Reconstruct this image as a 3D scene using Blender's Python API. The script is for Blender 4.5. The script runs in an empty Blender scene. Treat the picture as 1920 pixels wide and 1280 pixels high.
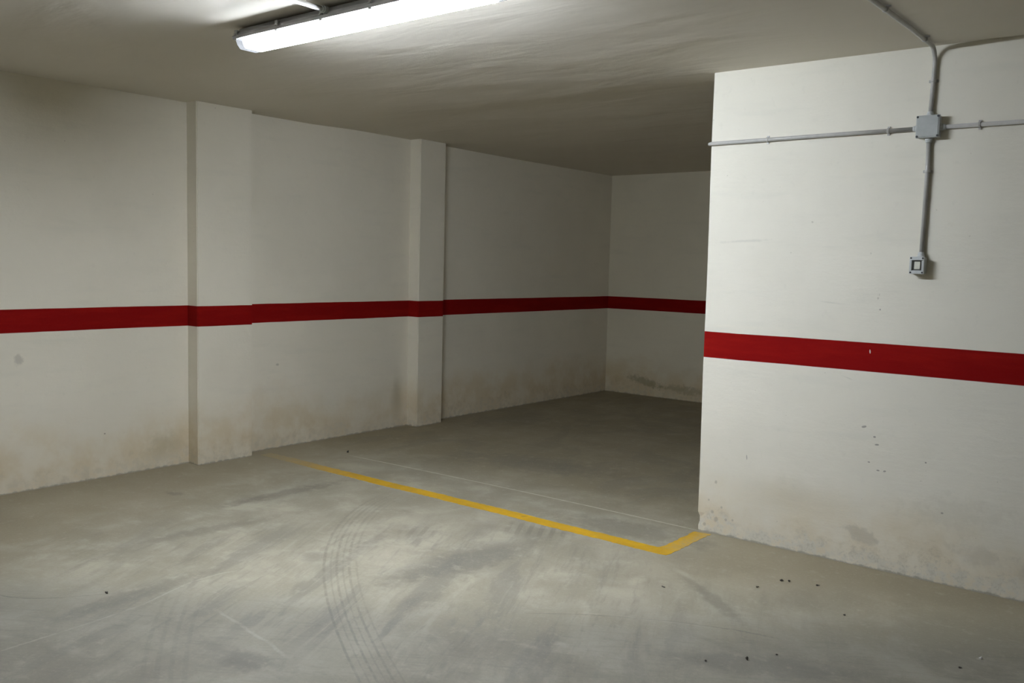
import bpy, bmesh, math, random
import numpy as np
from mathutils import Vector, Matrix
random.seed(7)
SC = bpy.context.scene
COL = SC.collection

# ------------------------------------------------------------------ camera, world, exposure
F_PX, YAW, PITCH, ROLL = 1684.43, -0.6714, -0.0851, 0.0245
cy, sy, cp, sp = math.cos(YAW), math.sin(YAW), math.cos(PITCH), math.sin(PITCH)
fwd = Vector((sy*cp, cy*cp, sp)); rgt = Vector((cy, -sy, 0)); upv = rgt.cross(fwd)
cr, sr = math.cos(ROLL), math.sin(ROLL)
r2 = cr*rgt + sr*upv; u2 = -sr*rgt + cr*upv
cam_d = bpy.data.cameras.new('camera'); cam = bpy.data.objects.new('camera', cam_d); COL.objects.link(cam)
cam.matrix_world = Matrix(((r2.x, u2.x, -fwd.x, 0), (r2.y, u2.y, -fwd.y, 0), (r2.z, u2.z, -fwd.z, 1.5), (0, 0, 0, 1)))
cam_d.sensor_width = 36; cam_d.lens = 36*F_PX/1920; cam_d.clip_start = 0.05
SC.camera = cam
SC.view_settings.view_transform = 'Standard'; SC.view_settings.look = 'None'
SC.view_settings.gamma = 1; SC.view_settings.use_curve_mapping = False
SC.view_settings.exposure = 2.33
LAMP = 95.0                      # emission strength of the fluorescent tube
GLOW = 11.0                       # light scattered by the diffuser round it
LAMP_COL = (0.90, 0.97, 1.07)
w = bpy.data.worlds.new('world'); SC.world = w; w.use_nodes = True
w.node_tree.nodes['Background'].inputs[0].default_value = (0.5, 0.5, 0.5, 1)
w.node_tree.nodes['Background'].inputs[1].default_value = 0.0

# ------------------------------------------------------------------ measures (metres)
HC = 2.586; S1, S2 = 1.0055, 1.152
XL, YB, YR, XE = -5.853, 9.211, 4.662, -2.318
PP = 0.124; PIL = ((3.6045, 4.0652), (5.8344, 6.1691))

# ------------------------------------------------------------------ node expression helper
class G:
    def __init__(s, name):
        s.m = bpy.data.materials.new(name); s.m.use_nodes = True
        s.t = s.m.node_tree; s.n = s.t.nodes; s.n.clear()
        s.out = s.n.new('ShaderNodeOutputMaterial'); s.b = s.n.new('ShaderNodeBsdfPrincipled')
        s.t.links.new(s.b.outputs[0], s.out.inputs[0])
    def put(s, sock, v):
        if isinstance(v, E): s.t.links.new(v.s, sock)
        elif isinstance(v, bpy.types.NodeSocket): s.t.links.new(v, sock)
        elif isinstance(v, (tuple, list)) and sock.type == 'RGBA': sock.default_value = (*v[:3], 1)
        else: sock.default_value = v
    def math(s, op, a, b=None, clamp=False):
        n = s.n.new('ShaderNodeMath'); n.operation = op; n.use_clamp = clamp
        s.put(n.inputs[0], a)
        if b is not None: s.put(n.inputs[1], b)
        return E(s, n.outputs[0])
    def pos(s):
        g = s.n.new('ShaderNodeNewGeometry'); q = s.n.new('ShaderNodeSeparateXYZ')
        s.t.links.new(g.outputs['Position'], q.inputs[0]); s.P = g.outputs['Position']; s.N = g.outputs['Normal']
        return E(s, q.outputs[0]), E(s, q.outputs[1]), E(s, q.outputs[2])
    def vec(s, x, y, z):
        n = s.n.new('ShaderNodeCombineXYZ')
        for i, v in enumerate((x, y, z)): s.put(n.inputs[i], v)
        return n.outputs[0]
    def noise(s, v, scale, detail=4, rough=0.55, dist=0.0):
        n = s.n.new('ShaderNodeTexNoise'); s.put(n.inputs['Vector'], v); n.inputs['Scale'].default_value = scale
        n.inputs['Detail'].default_value = detail; n.inputs['Roughness'].default_value = rough
        n.inputs['Distortion'].default_value = dist
        return E(s, n.outputs[0])
    def ss(s, v, a, b, lo=0.0, hi=1.0):                 # smooth step
        n = s.n.new('ShaderNodeMapRange'); n.interpolation_type = 'SMOOTHSTEP'
        s.put(n.inputs[0], v)
        if a > b: a, b, lo, hi = b, a, hi, lo
        n.inputs[1].default_value = a; n.inputs[2].default_value = b
        n.inputs[3].default_value = lo; n.inputs[4].default_value = hi
        return E(s, n.outputs[0])
    def mix(s, f, a, b):
        n = s.n.new('ShaderNodeMix'); n.data_type = 'RGBA'
        s.put(n.inputs[0], f); s.put(n.inputs[6], a); s.put(n.inputs[7], b)
        return n.outputs[2]
    def mul(s, a, k):
        n = s.n.new('ShaderNodeMix'); n.data_type = 'RGBA'; n.blend_type = 'MULTIPLY'
        n.inputs[0].default_value = 1.0; s.put(n.inputs[6], a); s.put(n.inputs[7], k)
        return n.outputs[2]
    def bump(s, h, strength, dist, prev=None):
        n = s.n.new('ShaderNodeBump'); s.put(n.inputs['Height'], h)
        n.inputs['Strength'].default_value = strength; n.inputs['Distance'].default_value = dist
        if prev is not None: s.t.links.new(prev, n.inputs['Normal'])
        return n.outputs[0]
    def finish(s, col, rough, normal=None, spec=0.5):
        s.put(s.b.inputs['Base Color'], col); s.put(s.b.inputs['Roughness'], rough)
        s.b.inputs['Specular IOR Level'].default_value = spec
        if normal is not None: s.t.links.new(normal, s.b.inputs['Normal'])
        return s.m
class E:
    def __init__(s, g, sock): s.g, s.s = g, sock
    def __add__(s, o): return s.g.math('ADD', s, o)
    __radd__ = __add__
    def __sub__(s, o): return s.g.math('SUBTRACT', s, o)
    def __rsub__(s, o): return s.g.math('SUBTRACT', o, s)
    def __mul__(s, o): return s.g.math('MULTIPLY', s, o)
    __rmul__ = __mul__
    def __truediv__(s, o): return s.g.math('DIVIDE', s, o)
    def abs(s): return s.g.math('ABSOLUTE', s)
    def sqrt(s): return s.g.math('SQRT', s)
    def max(s, o): return s.g.math('MAXIMUM', s, o)
    def min(s, o): return s.g.math('MINIMUM', s, o)

def poly(t, c):                                         # numpy order coefficients
    r = None
    for k in c: r = float(k) if r is None else (r*t + float(k))
    return r
def stroke(g, x, y, pts, width, axis='y', soft=None, fade=0.12, deg=3):
    """mask of a painted/rubbed line through floor points"""
    a = np.array(pts); t, v = (a[:, 1], a[:, 0]) if axis == 'y' else (a[:, 0], a[:, 1])
    c = np.polyfit(t, v, min(deg, len(pts)-1)); T, V = (y, x) if axis == 'y' else (x, y)
    d = (V - poly(T, c)).abs()
    m = g.ss(d, width, width*0.35)
    t0, t1 = float(t.min()), float(t.max())
    return m * g.ss(T, t0-fade, t0+fade) * g.ss(T, t1+fade, t1-fade)
def blob(g, a, b, ca, cb, ra, rb, rot=0.0, nz=None, amp=0.35, edge=0.35):
    A, B = a-ca, b-cb; c, s_ = math.cos(rot), math.sin(rot)
    u = (A*c + B*s_)/ra; v = (B*c - A*s_)/rb
    d = (u*u + v*v).sqrt()
    if nz is not None: d = d + (nz-0.5)*(amp*2)
    return g.ss(d, 1.0, 1.0-edge)

# ------------------------------------------------------------------ wall paint
def wall_material(name, horiz, specials=None, seed=0.0, damp=1.0, damp_h=0.42, peel=0.0, tint=(1.02, 1.0, 0.94)):
    g = G(name); x, y, z = g.pos()
    h = x if horiz == 'x' else y
    P = g.vec(x+seed, y+seed, z)
    n1 = g.noise(P, 1.1, 5, 0.6); n2 = g.noise(P, 5.0, 5, 0.6); n3 = g.noise(P, 22, 4, 0.6); n4 = g.noise(P, 90, 3, 0.6)
    st = g.noise(g.vec((x+seed)*1.2, (y+seed)*1.2, z*7.0), 1.6, 5, 0.6)          # trowel sweep
    col = g.mix(g.ss(n1, 0.35, 0.65), (0.745, 0.728, 0.668), (0.785, 0.768, 0.708))
    col = g.mix(g.ss(st, 0.52, 0.75)*0.30, col, (0.66, 0.66, 0.61))
    col = g.mix(g.ss(n3, 0.60, 0.78)*0.18, col, (0.60, 0.59, 0.54))
    # rising damp, a yellow-brown tide
    top = damp_h + (n1-0.5)*0.55 + (n2-0.5)*0.18
    dm = g.ss((z-top), 0.10, -0.30)
    col = g.mix(dm*(g.ss(n2, 0.30, 0.62)*0.6+0.4)*(0.62*damp), col, (0.600, 0.500, 0.330))
    low = g.ss(z - (0.10 + (n2-0.5)*0.42 + (n1-0.5)*0.3), 0.07, -0.07)
    col = g.mix(low*g.ss(n3, 0.45, 0.62)*(0.35*damp), col, (0.44, 0.38, 0.26))
    # lime bloom at the foot
    sal = g.ss(z - (0.075 + (n2-0.5)*0.34 + (n3-0.5)*0.1), 0.035, -0.03)
    col = g.mix(sal*g.ss(n3, 0.36, 0.56)*(0.35+0.4*peel), col, (0.66, 0.655, 0.61))
    if peel:
        pe = low*g.ss(n4*0.6+n3*0.4, 0.53, 0.60)
        col = g.mix(pe*0.32*peel, col, (0.45, 0.42, 0.36))
    spk = g.noise(P, 34, 2, 0.5)
    col = g.mix(g.ss(spk, 0.76, 0.80)*0.35, col, (0.30, 0.28, 0.23))
    if specials: col = specials(g, col, h, z, n2, n3)
    # red band
    edge = (g.noise(g.vec(x, y, z*0.2), 3.0, 3)-0.5)*0.006
    band = g.ss(z+edge, S1-0.0015, S1+0.0015)*g.ss(z+edge, S2+0.0015, S2-0.0015)
    red = g.mix(g.ss(st, 0.4, 0.7), (0.225, 0.0030, 0.0030), (0.268, 0.0060, 0.0040))
    if specials and horiz == 'x' and peel:
        chip = blob(g, h, z, -1.395, 1.108, 0.0035, 0.012, 0.1)
        red = g.mix(chip, red, (0.6, 0.55, 0.5))
    col = g.mix(band, col, red)
    grime = g.ss(z - (n3-0.4)*0.03, 0.010, 0.0)
    col = g.mix(grime*0.7, col, (0.30, 0.28, 0.235))
    bh = st*0.5 + n3*0.14 + n4*0.08 + n2*0.7
    nrm = g.bump(bh, 0.30, 0.014)
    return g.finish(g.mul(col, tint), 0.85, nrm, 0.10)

def left_marks(g, col, h, z, n2, n3):
    m = blob(g, h, z, 2.44, 0.835, 0.035, 0.045, 0, n3, 0.8, 0.5)
    col = g.mix(m*0.42, col, (0.36, 0.35, 0.32))
    m = blob(g, h, z, 5.70, 0.30, 0.10, 0.26, 0, n2, 0.7, 0.9)
    col = g.mix(m*0.45, col, (0.40, 0.36, 0.25))
    m = blob(g, h, z, 3.42, 0.16, 0.22, 0.13, 0.2, n3, 0.7, 0.9)
    col = g.mix(m*0.40, col, (0.42, 0.385, 0.28))
    m = blob(g, h, z, 2.95, 0.18, 0.10, 0.10, 0.6, n3, 0.6, 0.8)
    col = g.mix(m*0.35, col, (0.74, 0.73, 0.68))
    m = blob(g, h, z, 4.385, 0.668, 0.018, 0.012, 0, n3, 0.5, 0.5)
    col = g.mix(m*0.5, col, (0.35, 0.34, 0.30))
    m = blob(g, h, z, 2.98, 0.30, 0.007, 0.006)
    return g.mix(m*0.7, col, (0.25, 0.22, 0.18))
def right_marks(g, col, h, z, n2, n3):
    dark = (0.22, 0.21, 0.20)
    for a, b, ra, rb, ro in ((-1.403, .723, .017, .008, .3), (-1.348, .678, .010, .007, 0), (-1.335, .640, .014, .006, .1),
                             (-1.369, .546, .010, .006, 0), (-1.322, .510, .012, .006, 0), (-1.290, .511, .010, .007, .3),
                             (-2.023, .470, .0035, .022, .1), (-1.358, 1.322, .006, .007, 0), (-1.10, .585, .006, .006, 0),
                             (-1.012, .35, .009, .007, 0)):
        col = g.mix(blob(g, h, z, a, b, ra*0.78, rb*0.75, ro, n3, 0.5)*0.7, col, dark)
    m = blob(g, h, z, -1.395, 0.165, 0.105, 0.050, -0.25, n3, 0.9, 0.5)
    col = g.mix(m*0.5, col, (0.47, 0.445, 0.385))
    m = blob(g, h, z, -0.84, 0.18, 0.16, 0.075, -0.1, n3, 1.1, 0.8)
    col = g.mix(m*0.35, col, (0.47, 0.44, 0.38))
    m = blob(g, h, z, -0.60, 0.14, 0.12, 0.09, 0.1, n3, 1.0, 0.8)
    col = g.mix(m*0.4, col, (0.40, 0.38, 0.35))
    m = blob(g, h, z, -1.75, 0.30, 0.40, 0.13, 0.0, n2, 0.8, 0.9)
    col = g.mix(m*0.35, col, (0.54, 0.50, 0.40))
    m = blob(g, h, z, -0.95, 0.36, 0.35, 0.12, 0.1, n3, 1.0, 0.9)
    col = g.mix(m*0.25, col, (0.50, 0.48, 0.41))
    for a, b, r in ((-2.215, .125, .012), (-2.19, .085, .016), (-2.13, .095, .010), (-2.09, .10, .008), (-2.24, .19, .010),
                    (-2.16, .16, .008), (-2.20, .30, .012), (-2.26, .045, .012)):
        col = g.mix(blob(g, h, z, a, b, r, r*1.1, 0, n3, 0.7, 0.6)*0.5, col, (0.36, 0.34, 0.29))
    for a, b, ra, rb, ro in ((-1.60, 1.345, .10, .006, -.08), (-1.50, .965, .05, .005, -.3), (-2.1, 1.66, .2, .01, .05)):
        col = g.mix(blob(g, h, z, a, b, ra, rb, ro, n3, 0.8, 0.9)*0.3, col, (0.45, 0.45, 0.42))
    return col
def back_marks(g, col, h, z, n2, n3):
    m = blob(g, h, z, -5.30, 0.17, 0.32, 0.06, -0.18, n3, 1.0, 0.7)
    col = g.mix(m*0.6, col, (0.30, 0.28, 0.20))
    m = blob(g, h, z, -4.80, 0.12, 0.40, 0.06, -0.05, n3, 1.0, 0.7)
    return g.mix(m*0.5, col, (0.32, 0.30, 0.22))
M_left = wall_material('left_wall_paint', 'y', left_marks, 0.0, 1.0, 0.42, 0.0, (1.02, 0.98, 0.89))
M_right = wall_material('right_wall_paint', 'x', right_marks, 13.0, 0.75, 0.36, 1.0)
M_back = wall_material('back_wall_paint', 'x', back_marks, 31.0, 1.1, 0.40, 0.0, (0.95, 0.90, 0.77))  # tint puts the alcove's dim, brownish light into the wall colour
M_plain = wall_material('plain_wall_paint', 'x', None, 47.0, 0.6)

# ------------------------------------------------------------------ ceiling plaster
g = G('ceiling_plaster'); x, y, z = g.pos()
n1 = g.noise(g.P, 0.9, 4); n3 = g.noise(g.P, 30, 4)
sw = g.noise(g.vec(x*0.9, y*2.2, 0.0), 1.3, 4, 0.50, 0.4)
col = g.mix(g.ss(n1, .3, .7), (0.70, 0.66, 0.575), (0.74, 0.70, 0.615))
M_ceil = g.finish(col, 0.85, g.bump(sw*1.0 + n3*0.010, 0.55, 0.022), 0.15)

# ------------------------------------------------------------------ concrete floor
g = G('power_floated_concrete'); x, y, z = g.pos()
n1 = g.noise(g.P, 0.8, 5, 0.6); n2 = g.noise(g.P, 3.2, 6, 0.65, 0.4); n3 = g.noise(g.P, 14, 5, 0.65); n4 = g.noise(g.P, 70, 4, 0.7)
a1 = 0.45                                                 # sweeps made by turning tyres
u_, v_ = x*math.cos(a1)+y*math.sin(a1), y*math.cos(a1)-x*math.sin(a1)
s1 = g.noise(g.vec(u_*7.0, v_*1.1, 0.0), 1.0, 6, 0.65, 0.5)
s2 = g.noise(g.vec(x*1.2, y*9.0, 3.0), 1.0, 6, 0.65, 0.3)
col = g.mix(g.ss(n1*0.55+n2*0.45, 0.38, 0.62), (0.330, 0.322, 0.285), (0.425, 0.420, 0.380))
col = g.mix(g.ss(n2, 0.50, 0.70)*0.45, col, (0.50, 0.495, 0.455))
zone = blob(g, x, y, -2.9, 2.9, 2.6, 1.5, 0.5, n1, 0.5, 0.7)     # trafficked area: grey rubber dust
col = g.mix(zone*g.ss(s1, 0.50, 0.62)*0.50, col, (0.235, 0.235, 0.232))
col = g.mix(zone*g.ss(s1, 0.46, 0.32)*0.40, col, (0.52, 0.515, 0.475))
col = g.mix(g.ss(s2, 0.52, 0.72)*0.22, col, (0.27, 0.265, 0.245))
# brown dust that nobody drives over: foot of the left and right walls
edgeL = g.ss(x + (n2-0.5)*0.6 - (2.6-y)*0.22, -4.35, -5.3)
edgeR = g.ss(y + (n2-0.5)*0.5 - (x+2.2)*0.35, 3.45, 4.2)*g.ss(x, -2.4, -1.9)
inner = g.ss(y, 4.4, 5.2)  # floor beyond the right wall's line, coloured browner and darker
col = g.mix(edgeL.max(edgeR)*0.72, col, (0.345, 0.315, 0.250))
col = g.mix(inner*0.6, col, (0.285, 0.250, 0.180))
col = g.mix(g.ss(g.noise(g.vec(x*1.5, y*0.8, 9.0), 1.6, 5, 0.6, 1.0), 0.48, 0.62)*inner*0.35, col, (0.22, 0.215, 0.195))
dk = (0.19, 0.19, 0.187); lt = (0.60, 0.595, 0.55)
wear = g.ss(n3, 0.34, 0.56)*0.75+0.25
# four-rib tyre track curving away under the yellow line
TY = [(-4.19, 3.98), (-4.10, 3.715), (-3.93, 3.396), (-3.697, 3.128), (-3.389, 2.825), (-3.105, 2.595), (-2.826, 2.394), (-2.596, 2.249), (-2.349, 2.136)]
jit = (n3-0.5)*0.016
for off, wd, stg in ((0.0, 0.015, 0.42), (0.034, 0.010, 0.26), (0.064, 0.014, 0.42), (0.096, 0.010, 0.28), (0.128, 0.015, 0.38), (0.165, 0.012, 0.24)):
    pts = [(px+off*0.75, py+off*0.62) for px, py in TY] + [(-2.10+off*.75, 1.98+off*.62)]
    col = g.mix(stroke(g, x+jit, y, pts, wd, 'y', fade=0.35)*wear*stg*g.ss(y, 4.1, 3.2, 0.35, 1.0), col, dk)
for off in (0.0, 0.05, 0.10, 0.15):
    pts = [(-4.05+off, 1.75), (-3.62+off, 1.93), (-3.42+off, 1.97), (-3.26+off, 1.83), (-3.08+off, 1.71)]
    col = g.mix(stroke(g, x, y, [(-3.62+off, 2.12+off*.5), (-3.42+off, 1.97+off*.5), (-3.26+off, 1.83+off*.5), (-3.08+off, 1.71+off*.5), (-2.9+off, 1.60+off*.5)], 0.016, 'x', fade=0.1, deg=2)*wear*0.16, col, dk)
# rubbed scuffs
tread = g.ss(g.math('SINE', (x*0.9+y*0.5)*95.0), -0.2, 0.6)
for ca, cb, ra, rb, ro, stg, tr in ((-2.93, 3.35, 0.20, 0.62, -0.12, 0.50, 0.0), (-2.98, 4.0, 0.26, 0.20, 0.3, 0.36, 1.0),
                                    (-4.66, 3.55, 0.10, 0.60, -0.05, 0.42, 0.0), (-3.45, 3.55, 0.16, 0.16, 0.5, 0.30, 1.0),
                                    (-4.32, 2.75, 0.09, 0.55, -0.15, 0.28, 0.0), (-2.60, 4.40, 0.60, 0.20, 0.1, 0.30, 0.0),
                                    (-1.75, 3.72, 0.42, 0.055, -0.65, 0.34, 0.0), (-3.70, 2.05, 0.10, 0.45, 0.1, 0.34, 0.0),
                                    (-2.75, 1.95, 0.22, 0.10, 0.3, 0.36, 0.0), (-2.73, 2.83, 0.10, 0.22, 0.2, 0.34, 0.0),
                                    (-5.15, 3.07, 0.10, 0.06, 0.2, 0.36, 0.0), (-3.52, 2.88, 0.10, 0.10, 0.3, 0.25, 0.0),
                                    (-4.0, 5.4, 0.8, 0.35, 0.2, 0.30, 0.0), (-1.3, 3.2, 0.5, 0.12, 0.5, 0.25, 0.0)):
    m = blob(g, x, y, ca, cb, ra, rb, ro, s1*0.5+n3*0.5, 1.3, 0.7)
    if tr: m = m*(tread*0.75+0.25)
    col = g.mix(m*min(stg*1.35, .7), col, dk)
# pale rubs and hairlines
for ca, cb, ra, rb, ro, stg in ((-3.30, 3.15, 0.30, 0.35, 0.4, 0.40), (-3.75, 3.35, 0.16, 0.25, 0.0, 0.30), (-3.1, 2.45, 0.22, 0.10, 0.6, 0.2),
                                (-2.13, 3.70, 0.05, 0.10, 0.2, 0.40), (-2.00, 3.93, 0.12, 0.03, -0.5, 0.30), (-3.05, 3.75, 0.18, 0.22, 0.0, 0.28),
                                (-2.45, 3.5, 0.20, 0.14, 0.2, 0.22), (-1.98, 2.85, 0.05, 0.03, 0, 0.35), (-0.66, 3.845, 0.02, 0.02, 0, 0.8)):
    col = g.mix(blob(g, x, y, ca, cb, ra, rb, ro, n3, 0.9, 0.9)*stg, col, lt)
wob = (n2-0.5)*0.05
for pts, ax, wd, stg, c in (([(-3.53, 1.38), (-3.53, 1.516), (-3.55, 1.671), (-3.55, 1.882), (-3.64, 2.183), (-3.66, 2.375), (-3.645, 2.485)], 'y', 0.008, 0.40, lt),
                            ([(-3.277, 2.142), (-3.121, 2.128), (-2.945, 2.106), (-2.691, 2.068)], 'x', 0.012, 0.45, lt),
                            ([(-2.25, 3.03), (-1.983, 3.247), (-1.732, 3.356), (-1.468, 3.466), (-1.362, 3.489)], 'x', 0.008, 0.5, dk),
                            ([(-2.1, 3.18), (-1.85, 3.31), (-1.6, 3.42)], 'x', 0.012, 0.25, lt),
                            ([(-4.13, 1.62), (-3.889, 1.80), (-3.801, 1.934)], 'x', 0.007, 0.6, dk)):
    m = stroke(g, x+wob, y+wob+(n3-0.5)*0.02, pts, wd, ax, fade=0.06, deg=4 if len(pts) > 5 else 2)
    col = g.mix(m*wear*stg, col, c)
# straight pale chalk joint between wall corner and bay
cj = stroke(g, x, y, [(-5.2, 4.600), (-4.133, 4.638), (-2.8, 4.668), (-2.32, 4.655)], 0.010, 'x', fade=0.15, deg=2)
col = g.mix(cj*(wear*0.6+0.3)*0.85, col, (0.66, 0.65, 0.60))
col = g.mix(g.ss(n4, 0.56, 0.68)*0.24, col, (0.25, 0.24, 0.21))
col = g.mix(g.ss(n4, 0.44, 0.34)*0.18, col, (0.60, 0.59, 0.54))
bh = n3*0.5 + n4*0.25 + s1*0.4
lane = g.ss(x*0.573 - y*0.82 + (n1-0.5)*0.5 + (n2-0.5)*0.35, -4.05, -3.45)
s3 = g.noise(g.vec(u_*34.0, v_*5.0, 0.0), 1.0, 4, 0.6, 0.3)
s4 = g.noise(g.vec(x*5.0+y*3.0, y*38.0-x*24.0, 5.0), 1.0, 4, 0.6, 0.3)
col = g.mix(g.ss(s3, 0.52, 0.70)*(zone*0.30), col, (0.24, 0.24, 0.235))
col = g.mix(g.ss(s4, 0.50, 0.70)*lane*0.22, col, (0.24, 0.24, 0.23))
col = g.mix(g.ss(n3, 0.56, 0.70)*0.22, col, (0.56, 0.55, 0.50))
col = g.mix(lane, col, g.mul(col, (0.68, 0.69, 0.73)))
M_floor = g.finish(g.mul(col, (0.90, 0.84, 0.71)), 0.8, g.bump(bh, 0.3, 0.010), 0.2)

# yellow road paint, thin where it has worn
g = G('worn_yellow_paint'); x, y, z = g.pos()
n2 = g.noise(g.P, 6, 5, 0.6); n3 = g.noise(g.P, 28, 5, 0.65); n4 = g.noise(g.P, 90, 3)
col = g.mix(g.ss(n2, 0.35, 0.65), (0.66, 0.385, 0.016), (0.57, 0.335, 0.022))
col = g.mix(g.ss(n3, 0.52, 0.72)*0.40, col, (0.36, 0.29, 0.12))
col = g.mix(blob(g, x, y, -3.205, 4.195, 0.006, 0.030, -0.5)*0.7, col, (0.12, 0.09, 0.04))
fade = g.ss(x, -4.55, -5.65)
col = g.mix(fade*(g.ss(n3, 0.2, 0.6)*0.35+0.62), col, (0.335, 0.285, 0.185))
col = g.mix(g.ss(x, -2.32, -2.22)*g.ss(y, 4.16, 4.3)*(g.ss(n3, 0.35, 0.6)*0.35+0.15), col, (0.42, 0.36, 0.22))
M_yellow = g.finish(col, 0.7, g.bump(n3*0.6+n4*0.4, 0.3, 0.006), 0.3)

def simple(name, colr, rough, noise_amp=0.08, bump=0.0, spec=0.5, metal=0.0):
    g = G(name); x, y, z = g.pos(); n = g.noise(g.P, 18, 4); m = g.noise(g.P, 140, 3)
    dark = tuple(c*(1-noise_amp*2) for c in colr); lite = tuple(min(1, c*(1+noise_amp)) for c in colr)
    col = g.mix(g.ss(n, 0.3, 0.7), dark, lite)
    g.b.inputs['Metallic'].default_value = metal
    return g.finish(col, rough, g.bump(m, 0.1, bump) if bump else None, spec)
M_pvc = simple('grey_conduit_plastic', (0.44, 0.43, 0.405), 0.32, 0.05)
M_box = simple('grey_box_plastic', (0.43, 0.45, 0.435), 0.42, 0.04)
M_boxrim = simple('pale_grey_plastic', (0.56, 0.58, 0.57), 0.42, 0.04)
M_dark = simple('dark_screw', (0.025, 0.025, 0.025), 0.5)
M_rocker = simple('cream_rocker_plastic', (0.66, 0.66, 0.56), 0.3, 0.03)
M_recess = simple('shaded_grey_plastic', (0.16, 0.165, 0.16), 0.5, 0.03)
M_hous = simple('lamp_housing_plastic', (0.46, 0.46, 0.47), 0.45, 0.04)
M_clip = simple('lamp_clip_plastic', (0.55, 0.56, 0.55), 0.35, 0.03)
M_crumb = simple('dark_debris', (0.055, 0.048, 0.038), 0.9, 0.2)
M_pale = simple('pale_mortar_debris', (0.62, 0.60, 0.55), 0.9, 0.1)
g = G('lit_tube'); g.n.remove(g.b); em = g.n.new('ShaderNodeEmission')
em.inputs[0].default_value = (*LAMP_COL, 1); em.inputs[1].default_value = LAMP
g.t.links.new(em.outputs[0], g.out.inputs[0]); M_tube = g.m
def clear_plastic(name, glow, keep):
    g = G(name); g.n.remove(g.b); em = g.n.new('ShaderNodeEmission'); tr = g.n.new('ShaderNodeBsdfTransparent')
    em.inputs[0].default_value = (*LAMP_COL, 1); tr.inputs[0].default_value = (keep, keep, keep, 1)
    x, y, z = g.pos(); rib = g.ss(g.math('SINE', x*520.0), -0.3, 0.5)
    g.t.links.new((rib*(glow*0.5)+glow*0.7).s, em.inputs[1])
    ad = g.n.new('ShaderNodeAddShader'); gl = g.n.new('ShaderNodeBsdfGlossy'); gl.inputs['Roughness'].default_value = 0.15
    mx = g.n.new('ShaderNodeMixShader'); mx.inputs[0].default_value = 0.05
    g.t.links.new(tr.outputs[0], mx.inputs[1]); g.t.links.new(gl.outputs[0], mx.inputs[2])
    g.t.links.new(em.outputs[0], ad.inputs[0]); g.t.links.new(mx.outputs[0], ad.inputs[1])
    g.t.links.new(ad.outputs[0], g.out.inputs[0]); return g.m
M_lit = clear_plastic('lit_clear_diffuser', GLOW, 0.85)
M_side = clear_plastic('lit_clear_diffuser_side', GLOW*0.10, 0.85)
M_clear = clear_plastic('clear_diffuser_end', 0.10, 0.40)

# ------------------------------------------------------------------ mesh helpers
def link(name, bm, mat, parent=None, smooth=False, loc=None):
    me = bpy.data.meshes.new(name); bmesh.ops.recalc_face_normals(bm, faces=bm.faces[:])
    bm.to_mesh(me); bm.free()
    if smooth:
        for p in me.polygons: p.use_smooth = True
    me.materials.append(mat)
    o = bpy.data.objects.new(name, me); COL.objects.link(o)
    if parent is not None: o.parent = parent; o.matrix_parent_inverse = Matrix.Translation(-parent.location)
    return o
def box(bm, x0, x1, y0, y1, z0, z1, bev=0.0, seg=2):
    b = bmesh.new()
    bmesh.ops.create_cube(b, size=1)
    for v in b.verts: v.co = Vector(((x0+x1)/2+v.co.x*(x1-x0), (y0+y1)/2+v.co.y*(y1-y0), (z0+z1)/2+v.co.z*(z1-z0)))
    if bev: bmesh.ops.bevel(b, geom=b.edges[:], offset=bev, segments=seg, affect='EDGES', profile=0.5)
    me = bpy.data.meshes.new('t'); b.to_mesh(me); b.free(); bm.from_mesh(me); bpy.data.meshes.remove(me)
def tube(bm, pts, r, n=20, cap=True):
    pts = [Vector(p) for p in pts]; rings = []
    t = (pts[1]-pts[0]).normalized(); ref = Vector((0, 0, 1)) if abs(t.z) < .9 else Vector((1, 0, 0))
    a = t.cross(ref).normalized()
    for i, p in enumerate(pts):
        d = ((pts[min(i+1, len(pts)-1)]-pts[max(i-1, 0)])).normalized()
        a = (a - d*a.dot(d)).normalized(); b = d.cross(a)
        rr = r[i] if isinstance(r, (list, tuple)) else r
        rings.append([bm.verts.new(p + a*math.cos(2*math.pi*k/n)*rr + b*math.sin(2*math.pi*k/n)*rr) for k in range(n)])
    for q in range(len(rings)-1):
        for k in range(n): bm.faces.new((rings[q][k], rings[q][(k+1) % n], rings[q+1][(k+1) % n], rings[q+1][k]))
    if cap: bm.faces.new(rings[0]); bm.faces.new(rings[-1])
def arc(c, a, b, r, n=10):
    """quarter bend about centre c from direction a to direction b"""
    a, b, c = Vector(a), Vector(b), Vector(c)
    return [c + a*(r*math.cos(k/n*math.pi/2)) + b*(r*math.sin(k/n*math.pi/2)) for k in range(n+1)]
def thing(name, label, cat, loc, group=None):
    o = bpy.data.objects.new(name, None); COL.objects.link(o); o.location = loc
    o.empty_display_size = 0.1; o['label'] = label; o['category'] = cat
    if group: o['group'] = group
    return o
def struct(name, bm, m, label=None, smooth=False):
    o = link(name, bm, m, None, smooth); o['kind'] = 'structure'
    if label: o['label'] = label
    return o

# ------------------------------------------------------------------ room shell
X1, Y0 = 5.0, -5.0
bm = bmesh.new(); box(bm, XL-0.2, X1+0.2, Y0-0.2, YB+0.2, -0.2, 0.0)
struct('floor', bm, M_floor)
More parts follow.
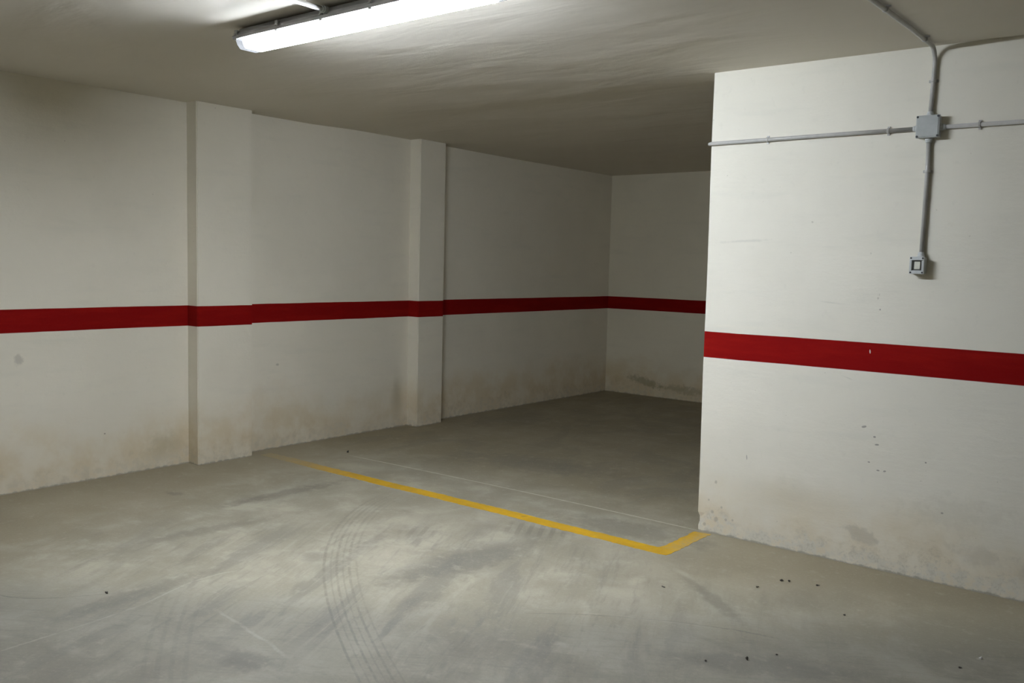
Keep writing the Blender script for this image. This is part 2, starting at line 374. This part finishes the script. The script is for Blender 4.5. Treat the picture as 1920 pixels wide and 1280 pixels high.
# ceiling: trowelled slab with a slight lift beyond the line of the right wall
bm = bmesh.new()
xs = np.linspace(XL-0.2, X1+0.2, 90); ys = list(np.linspace(Y0-0.2, 4.60, 80)) + list(np.linspace(4.64, 5.3, 16)) + list(np.linspace(5.4, YB+0.2, 30))
def cz(x, y):
    t = min(1, max(0, (y-4.66)/0.55)); lift = 0.012*(t*t*(3-2*t))
    t2 = min(1, max(0, (y-5.6)/2.0)); lift -= 0.012*(t2*t2*(3-2*t2))
    inside = 1.0 if (XL+0.1 < x and y < YB-0.1) else 0.0
    return HC + lift
grid = [[bm.verts.new((x, y, cz(x, y))) for y in ys] for x in xs]
for i in range(len(xs)-1):
    for j in range(len(ys)-1): bm.faces.new((grid[i][j], grid[i][j+1], grid[i+1][j+1], grid[i+1][j]))
ret = bmesh.ops.extrude_face_region(bm, geom=bm.faces[:])
for v in [e for e in ret['geom'] if isinstance(e, bmesh.types.BMVert)]: v.co.z = HC+0.25
struct('ceiling', bm, M_ceil, smooth=False)
HT = HC+0.02
bm = bmesh.new(); box(bm, XL-0.2, XL, Y0, YB, 0, HT); struct('wall_left', bm, M_left)
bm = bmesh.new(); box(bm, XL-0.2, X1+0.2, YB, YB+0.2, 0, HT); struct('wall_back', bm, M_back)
bm = bmesh.new(); box(bm, XL-0.2, X1+0.2, Y0-0.2, Y0, 0, HT); struct('wall_front', bm, M_plain)
bm = bmesh.new(); box(bm, X1, X1+0.2, Y0, YB, 0, HT); struct('wall_side', bm, M_plain)
bm = bmesh.new(); box(bm, -0.9, -0.7, YR+0.25, YB, 0, HT); struct('wall_inner', bm, M_plain)
# the wall on the right, standing out of plumb by a centimetre, with a plastered arris
bm = bmesh.new()
prof = [(0.0, 0.014), (0.0015, 0.006), (0.006, 0.0015), (0.014, 0.0)]
zs = [0, 0.03, 0.055, 0.07, 0.085, 0.11] + list(np.linspace(0.2, HT, 24)); rows = []
for z in zs:
    lean = 0.013*(1-z/HC)-0.003 + 0.0015*math.sin(z*5.1)
    chip = 0.010 if 0.05 < z < 0.10 else (0.004 if z < 0.04 else 0.0)
    xe = XE+lean
    row = [(X1, YR), (X1, YR+0.25), (xe, YR+0.25)] + [(xe+a+chip, YR+b+chip*0.5) for a, b in prof] + [(xe+0.05, YR)]
    rows.append([bm.verts.new((px, py, z)) for px, py in row])
for a, b in zip(rows[:-1], rows[1:]):
    for k in range(len(a)): bm.faces.new((a[k], a[(k+1) % len(a)], b[(k+1) % len(a)], b[k]))
bm.faces.new(rows[0]); bm.faces.new(rows[-1])
struct('wall_right', bm, M_right)
for k, (a, b) in enumerate(PIL):
    bm = bmesh.new(); box(bm, XL-0.02, XL+PP, a, b, 0, HT)
    ed = [e for e in bm.edges if abs(e.verts[0].co.x-(XL+PP)) < 1e-4 and abs(e.verts[1].co.x-(XL+PP)) < 1e-4 and abs(e.verts[0].co.z-e.verts[1].co.z) > 1]
    bmesh.ops.bevel(bm, geom=ed, offset=0.006, segments=3, affect='EDGES')
    struct('pilaster', bm, M_left, ('wide plastered pilaster with red band, the nearer one on the left wall',
                                    'narrow plastered pilaster with red band, the farther one on the left wall')[k])

# yellow bay line: long run and short return to the wall corner
bm = bmesh.new(); rnd = random.Random(3)
T = 0.0012
outer, inner_ = [], []
N = 180
for i in range(N+1):
    x = -5.72 + (3.50+0.02)*i/N
    wv = 0.004*math.sin(x*3.1)+0.003*math.sin(x*9.0)
    outer.append((x, 4.126+wv+rnd.uniform(-.004, .004)))
    inner_.append((x if x < -2.30 else -2.30-0.0*(x), 4.226+wv+rnd.uniform(-.004, .004)))
inner_ = [p for p, o in zip(inner_, outer) if o[0] < -2.315]
M2 = 24
ret_out = [(-2.205+rnd.uniform(-.006, .006), 4.13+0.53*i/M2) for i in range(1, M2)] 
ret_in = [(-2.300+rnd.uniform(-.006, .006), 4.24+0.42*i/M2) for i in range(0, M2)]
def strip(A, B):
    va = [bm.verts.new((*p, T)) for p in A]; vb = [bm.verts.new((*p, T)) for p in B]
    wa = [bm.verts.new((*p, 0.0)) for p in A]; wb = [bm.verts.new((*p, 0.0)) for p in B]
    for i in range(len(A)-1):
        bm.faces.new((va[i], va[i+1], vb[i+1], vb[i])); bm.faces.new((wa[i], wa[i+1], va[i+1], va[i])); bm.faces.new((wb[i], wb[i+1], vb[i+1], vb[i]))
nA = len(inner_); strip(outer[:nA], inner_)
oo = [(-2.318, 4.124), (-2.315+0.065, 4.121)] ; 
strip([(outer[nA-1][0], outer[nA-1][1]), (-2.25, 4.122), (-2.212, 4.130)] + ret_out[1:],
      [inner_[-1], (-2.311, 4.226), (-2.307, 4.232)] + ret_in[1:M2-1])
o = struct('floor_marking', bm, M_yellow, 'worn yellow bay line painted across the concrete floor, turning to the wall corner')

# ------------------------------------------------------------------ conduits on the right wall
R = 0.0103; YP = YR-0.014; BX, BZ = -1.176, 2.203
def saddle(p, axis, normal, parent):
    """plastic clip gripping the pipe: a ring with two ears and a foot against the surface"""
    b = bmesh.new(); p, axis, normal = Vector(p), Vector(axis), Vector(normal)
    tube(b, [p-axis*.006, p-axis*.0045, p+axis*.0045, p+axis*.006], [R+.0012, R+.0032, R+.0032, R+.0012], 20)
    s = axis.cross(normal)
    c = p - normal*(R+0.0005)
    co = []
    for da in (-.006, .006):
        for ds in (-.021, .021):
            for dn in (-.0025, .0040): co.append(b.verts.new(c+axis*da+s*ds+normal*dn))
    for f in ((0, 1, 3, 2), (4, 5, 7, 6), (0, 1, 5, 4), (2, 3, 7, 6), (0, 2, 6, 4), (1, 3, 7, 5)): b.faces.new([co[i] for i in f])
    return link('pipe_clip', b, M_pvc, parent)
def conduit(label, pts, clips, normal, loc):
    t = thing('electrical_conduit', label, 'conduit', loc, 'grey surface conduits')
    b = bmesh.new(); tube(b, pts, R); link('pipe', b, M_pvc, t, True)
    for c, ax, nm in clips: saddle(c, ax, nm, t)
    return t
N_ = (0, -1, 0)
xc = XE-0.011
conduit('grey conduit running left from the junction box and bending round the wall corner',
        [(BX-0.062, YP, 2.2), (-1.6, YP, 2.2), (-2.0, YP, 2.198)] + [(p.x, p.y, 2.197) for p in arc((XE+0.013, YP+0.024, 0), (0, -1, 0), (-1, 0, 0), 0.024, 8)] + [(XE-0.011, YR+0.24, 2.197)],
        [((-1.365, YP, 2.2), (1, 0, 0), N_), ((-1.985, YP, 2.198), (1, 0, 0), N_)], N_, (BX-.06, YR, 2.2))
conduit('grey conduit running right from the junction box out of view',
        [(BX+0.062, YP, 2.2), (0.5, YP, 2.197), (2.5, YP, 2.19)],
        [((-0.959, YP, 2.2), (1, 0, 0), N_), ((-0.25, YP, 2.2), (1, 0, 0), N_), ((0.6, YP, 2.197), (1, 0, 0), N_)], N_, (BX+.06, YR, 2.2))
conduit('short vertical grey conduit dropping from the junction box to the switch',
        [(BX, YP, BZ-0.062), (BX+.003, YP, 2.0), (BX-.001, YP, 1.61)],
        [((BX+.003, YP, 1.995), (0, 0, 1), N_)], N_, (BX, YR, 1.61))
rb = 0.075; ZP = HC-0.016; yb_ = YP-0.006
conduit('grey conduit rising from the junction box and bending along the ceiling',
        [(BX, YP, BZ+0.062), (BX+.004, YP, 2.40)] + [Vector(p)+Vector((BX+.006, 0, 0)) for p in arc((0, YP-rb, ZP-rb), (0, 1, 0), (0, 0, 1), rb, 12)] +
        [(BX+.008, 4.2, ZP), (BX-.002, 3.7, ZP), (BX, 2.0, ZP), (BX, -1.5, ZP)],
        [((BX+.004, YP, 2.42), (0, 0, 1), N_), ((BX+.008, 4.44, ZP), (0, 1, 0), (0, 0, -1)), ((BX+.003, 3.86, ZP), (0, 1, 0), (0, 0, -1)), ((BX, 3.0, ZP), (0, 1, 0), (0, 0, -1))],
        N_, (BX, YR, 2.27))

# junction box
D = 0.050
jb = thing('junction_box', 'square grey junction box on the right wall where four conduits meet', 'junction box', (BX, YR, BZ))
b = bmesh.new(); box(b, BX-.050, BX+.050, YR-D+0.014, YR+0.002, BZ-.050, BZ+.050, .004); link('box_body', b, M_boxrim, jb)
b = bmesh.new(); box(b, BX-.053, BX+.053, YR-D, YR-D+0.014, BZ-.053, BZ+.053, .0035)
box(b, BX-.047, BX+.047, YR-D-.0022, YR-D+.004, BZ-.047, BZ+.047, .0015)
lid = link('lid', b, M_box, jb)
for sx in (-1, 1):
    for sz in (-1, 1):
        b = bmesh.new(); cx_, cz_ = BX+sx*.0455, BZ+sz*.0455
        tube(b, [(cx_, YR-D-.0035, cz_), (cx_, YR-D+.006, cz_)], .0050, 14)
        s_ = link('screw', b, M_dark, lid); s_.matrix_parent_inverse = Matrix()
def gland(parent, c, d):
    b = bmesh.new(); c, d = Vector(c), Vector(d)
    tube(b, [c, c+d*.003, c+d*.014, c+d*.016, c+d*.018, c+d*.026], [.0165, .0165, .0165, .013, .0145, .0125], 18)
    return link('conduit_gland', b, M_boxrim, parent)
for dx, dz in ((1, 0), (-1, 0), (0, 1), (0, -1)):
    gland(jb, (BX+dx*.047, YP-.002, (BZ if dz else 2.2)+dz*.047), (dx, 0, dz))

# switch
SX, SZ = -1.186, 1.545; SD = 0.052
sw_ = thing('light_switch', 'small grey surface switch box with cream rocker below the conduit', 'light switch', (SX, YR, SZ))
b = bmesh.new(); box(b, SX-.034, SX+.034, YR-SD+.012, YR+.002, SZ-.040, SZ+.040, .006, 3); link('box_body', b, M_box, sw_)
b = bmesh.new()                                             # front frame with an opening
ox, oz, ix, iz = .0335, .0415, .0225, .0245
for (x0, x1, z0, z1) in ((-ox, ox, iz, oz), (-ox, ox, -oz, -iz), (-ox, -ix, -iz, iz), (ix, ox, -iz, iz)):
    box(b, SX+x0, SX+x1, YR-SD, YR-SD+.014, SZ+z0, SZ+z1, .0018)
box(b, SX-ix-.003, SX+ix+.003, YR-SD-.005, YR-SD+.002, SZ+iz, SZ+iz+.005, .0015)
fr = link('front_frame', b, M_boxrim, sw_)
b = bmesh.new(); box(b, SX-ix, SX+ix, YR-SD+.0105, YR-SD+.013, SZ-iz, SZ+iz); link('recess_plate', b, M_recess, sw_)
b = bmesh.new(); box(b, SX-.0115, SX+.0150, YR-SD+.003, YR-SD+.012, SZ-.0185, SZ+.0185, .002)
for v in b.verts:
    if v.co.y < YR-SD+.007: v.co.y += (SZ-v.co.z)*-.09
link('rocker', b, M_rocker, sw_)
for sx in (-1, 1):
    for sz in (-1, 1):
        b = bmesh.new(); cx_, cz_ = SX+sx*.0265, SZ+sz*.0345
        tube(b, [(cx_, YR-SD-.0015, cz_), (cx_, YR-SD+.004, cz_)], .0042, 12); link('screw', b, M_dark, sw_)
gland(sw_, (BX-.001, YP-.004, SZ+.038), (0, 0, 1))

# ------------------------------------------------------------------ sealed fluorescent fitting on the ceiling
LX0, LX1, LY0, LY1 = -3.755, -2.175, 2.562, 2.700
ym = (LY0+LY1)/2
lf = thing('ceiling_light', 'long sealed fluorescent batten fixed under the ceiling, lit white', 'ceiling light', ((LX0+LX1)/2, ym, HC))
ZF = HC-0.050
def prism(b, x0, x1, sec, taper=0.0):
    """section (y, z) swept along x; the lower ring can be drawn in at the ends"""
    zt = max(z for _, z in sec); zb = min(z for _, z in sec)
    va = [b.verts.new((x0+taper*(zt-z)/(zt-zb), y, z)) for y, z in sec]; vb = [b.verts.new((x1-taper*(zt-z)/(zt-zb), y, z)) for y, z in sec]
    n = len(sec)
    for k in range(n): b.faces.new((va[k], va[(k+1) % n], vb[(k+1) % n], vb[k]))
    b.faces.new(va); b.faces.new(vb)
b = bmesh.new()
prism(b, LX0+.012, LX1-.012, [(LY0+.006, ZF), (LY0+.008, ZF+.020), (LY0+.026, HC-.007), (LY1-.026, HC-.007), (LY1-.008, ZF+.020), (LY1-.006, ZF)])
box(b, LX0, LX1, LY0-.010, LY1+.010, ZF-.011, ZF+.004, .0015)
for px in (LX0+.25, LX1-.25): box(b, px-.03, px+.03, ym-.03, ym+.03, HC-.009, HC+.001)
link('housing', b, M_hous, lf)
sec = [(LY0+.004, ZF-.004), (LY0+.012, ZF-.034), (LY0+.026, ZF-.052), (LY1-.026, ZF-.052), (LY1-.012, ZF-.034), (LY1-.004, ZF-.004)]
EC = 0.055
b = bmesh.new(); prism(b, LX0+EC, LX1-EC, sec); df = link('diffuser', b, M_lit, lf)
df.data.materials.append(M_side)
for p in df.data.polygons: p.material_index = 0 if p.normal.z < -0.8 else 1
b = bmesh.new(); tube(b, [(LX0+.05, ym, ZF-.020), (LX1-.05, ym, ZF-.020)], .013, 16); link('fluorescent_tube', b, M_tube, lf, True)
for px in (LX0+.042, LX1-.042):
    b = bmesh.new(); box(b, px-.009, px+.009, ym-.016, ym+.016, ZF-.040, ZF-.003, .002); link('lamp_holder', b, M_clip, lf)
for a, c in ((LX0+.004, LX0+EC-.0005), (LX1-.004, LX1-EC+.0005)):
    b = bmesh.new()
    zt, zb = ZF-.004, ZF-.052
    va = [b.verts.new((a+math.copysign(.010, c-a)*(zt-z)/(zt-zb), y, z)) for y, z in sec]; vb = [b.verts.new((c, y, z)) for y, z in sec]
    for k in range(6): b.faces.new((va[k], va[(k+1) % 6], vb[(k+1) % 6], vb[k]))
    b.faces.new(va); b.faces.new(vb)
    link('diffuser_end', b, M_clear, lf)
def lclip(px, side):
    b = bmesh.new(); y = LY0 if side < 0 else LY1
    box(b, px-.009, px+.009, y+side*.004-.003, y+side*.004+.003, ZF-.016, ZF+.030, .001)
    box(b, px-.007, px+.007, y+side*.009-.004, y+side*.009+.004, ZF+.006, ZF+.012, .001)
    box(b, px-.007, px+.007, min(y, y-side*.012), max(y, y-side*.012), ZF+.022, ZF+.030, .001)
    link('clip', b, M_clip, lf)
for k in range(6):
    px = LX0+.02 + (LX1-LX0-.04)*k/5
    lclip(px, -1); lclip(px, 1)
# feed conduit into the side of the fitting
b = bmesh.new(); c = Vector((-3.095, LY0+.008, HC-.024))
tube(b, [c, c+Vector((0, -.018, 0)), c+Vector((0, -.020, 0)), c+Vector((0, -.030, 0))], [.016, .016, .0135, .0135], 18)
link('conduit_gland', b, M_boxrim, lf)
t = thing('electrical_conduit', 'pale conduit along the ceiling into the side of the lit lamp', 'conduit', (-3.095, LY0-.02, HC-.024))
b = bmesh.new(); tube(b, [(-3.095, LY0-.012, HC-.024), (-3.10, 2.40, HC-.022), (-3.10, 2.0, HC-.016), (-3.10, -2.0, HC-.016)], R); link('pipe', b, M_pvc, t, True)
for yy in (2.15, 1.4, .4): saddle((-3.10, yy, HC-.016), (0, 1, 0), (0, 0, -1), t)

# ------------------------------------------------------------------ crumbs on the floor
def crumb(x, y, sx, sy, sz, rot, label, mat=M_crumb, seed=0, cat='debris', name='dry_leaf_scrap'):
    rnd = random.Random(seed); b = bmesh.new()
    bmesh.ops.create_icosphere(b, subdivisions=2, radius=1)
    for v in b.verts:
        k = 1+rnd.uniform(-.28, .28); v.co = Vector((v.co.x*sx*k, v.co.y*sy*k, v.co.z*sz*k*(1+.5*math.sin(v.co.x*4+seed))))*0.68
    zmin = min(v.co.z for v in b.verts)
    for v in b.verts: v.co.z -= zmin
    o = link(name, b, mat); o.location = (x, y, 0.0); o.rotation_euler.z = rot
    o['label'] = label; o['category'] = cat; o['group'] = 'scraps of debris on the floor'
crumb(-1.600, 4.165, .014, .007, .006, .3, 'dark leaf scrap below the right wall, left one of a close pair', seed=1)
crumb(-1.568, 4.180, .011, .007, .005, 1.0, 'dark leaf scrap below the right wall, right one of a close pair', seed=2)
crumb(-1.443, 4.222, .013, .006, .004, .5, 'small dark scrap on the floor just right of the close pair', seed=3)
crumb(-1.653, 4.002, .012, .006, .004, .9, 'dark scrap on the floor in front of the close pair', seed=4)
crumb(-1.990, 3.700, .016, .006, .004, -.2, 'dark curled scrap on the pale rub near the yellow line corner', seed=5)
crumb(-1.219, 3.929, .008, .006, .005, .1, 'tiny dark crumb on bare brown floor before the right wall', seed=6)
crumb(-1.356, 3.214, .010, .008, .009, .4, 'blackest chunky crumb near the bottom edge of the picture', seed=7)
crumb(-1.285, 3.335, .008, .004, .003, .4, 'faint flat scrap just right of the blackest crumb', seed=8)
crumb(-1.470, 3.095, .007, .005, .004, .4, 'small grey crumb left of the blackest crumb', seed=9)
crumb(-0.704, 3.700, .009, .005, .004, .4, 'dark crumb near the right bottom corner of the floor', seed=10)
crumb(-5.307, 4.645, .012, .010, .012, .4, 'lone dark pebble behind the yellow line near the left wall', seed=11, name='pebble')
crumb(-3.808, 1.937, .012, .008, .006, .4, 'dark crumb at the end of the seam, lower left floor', seed=12)
crumb(-0.660, 3.845, .009, .007, .006, .4, 'pale mortar crumb on the floor near the right edge', M_pale, 13, name='mortar_crumb')
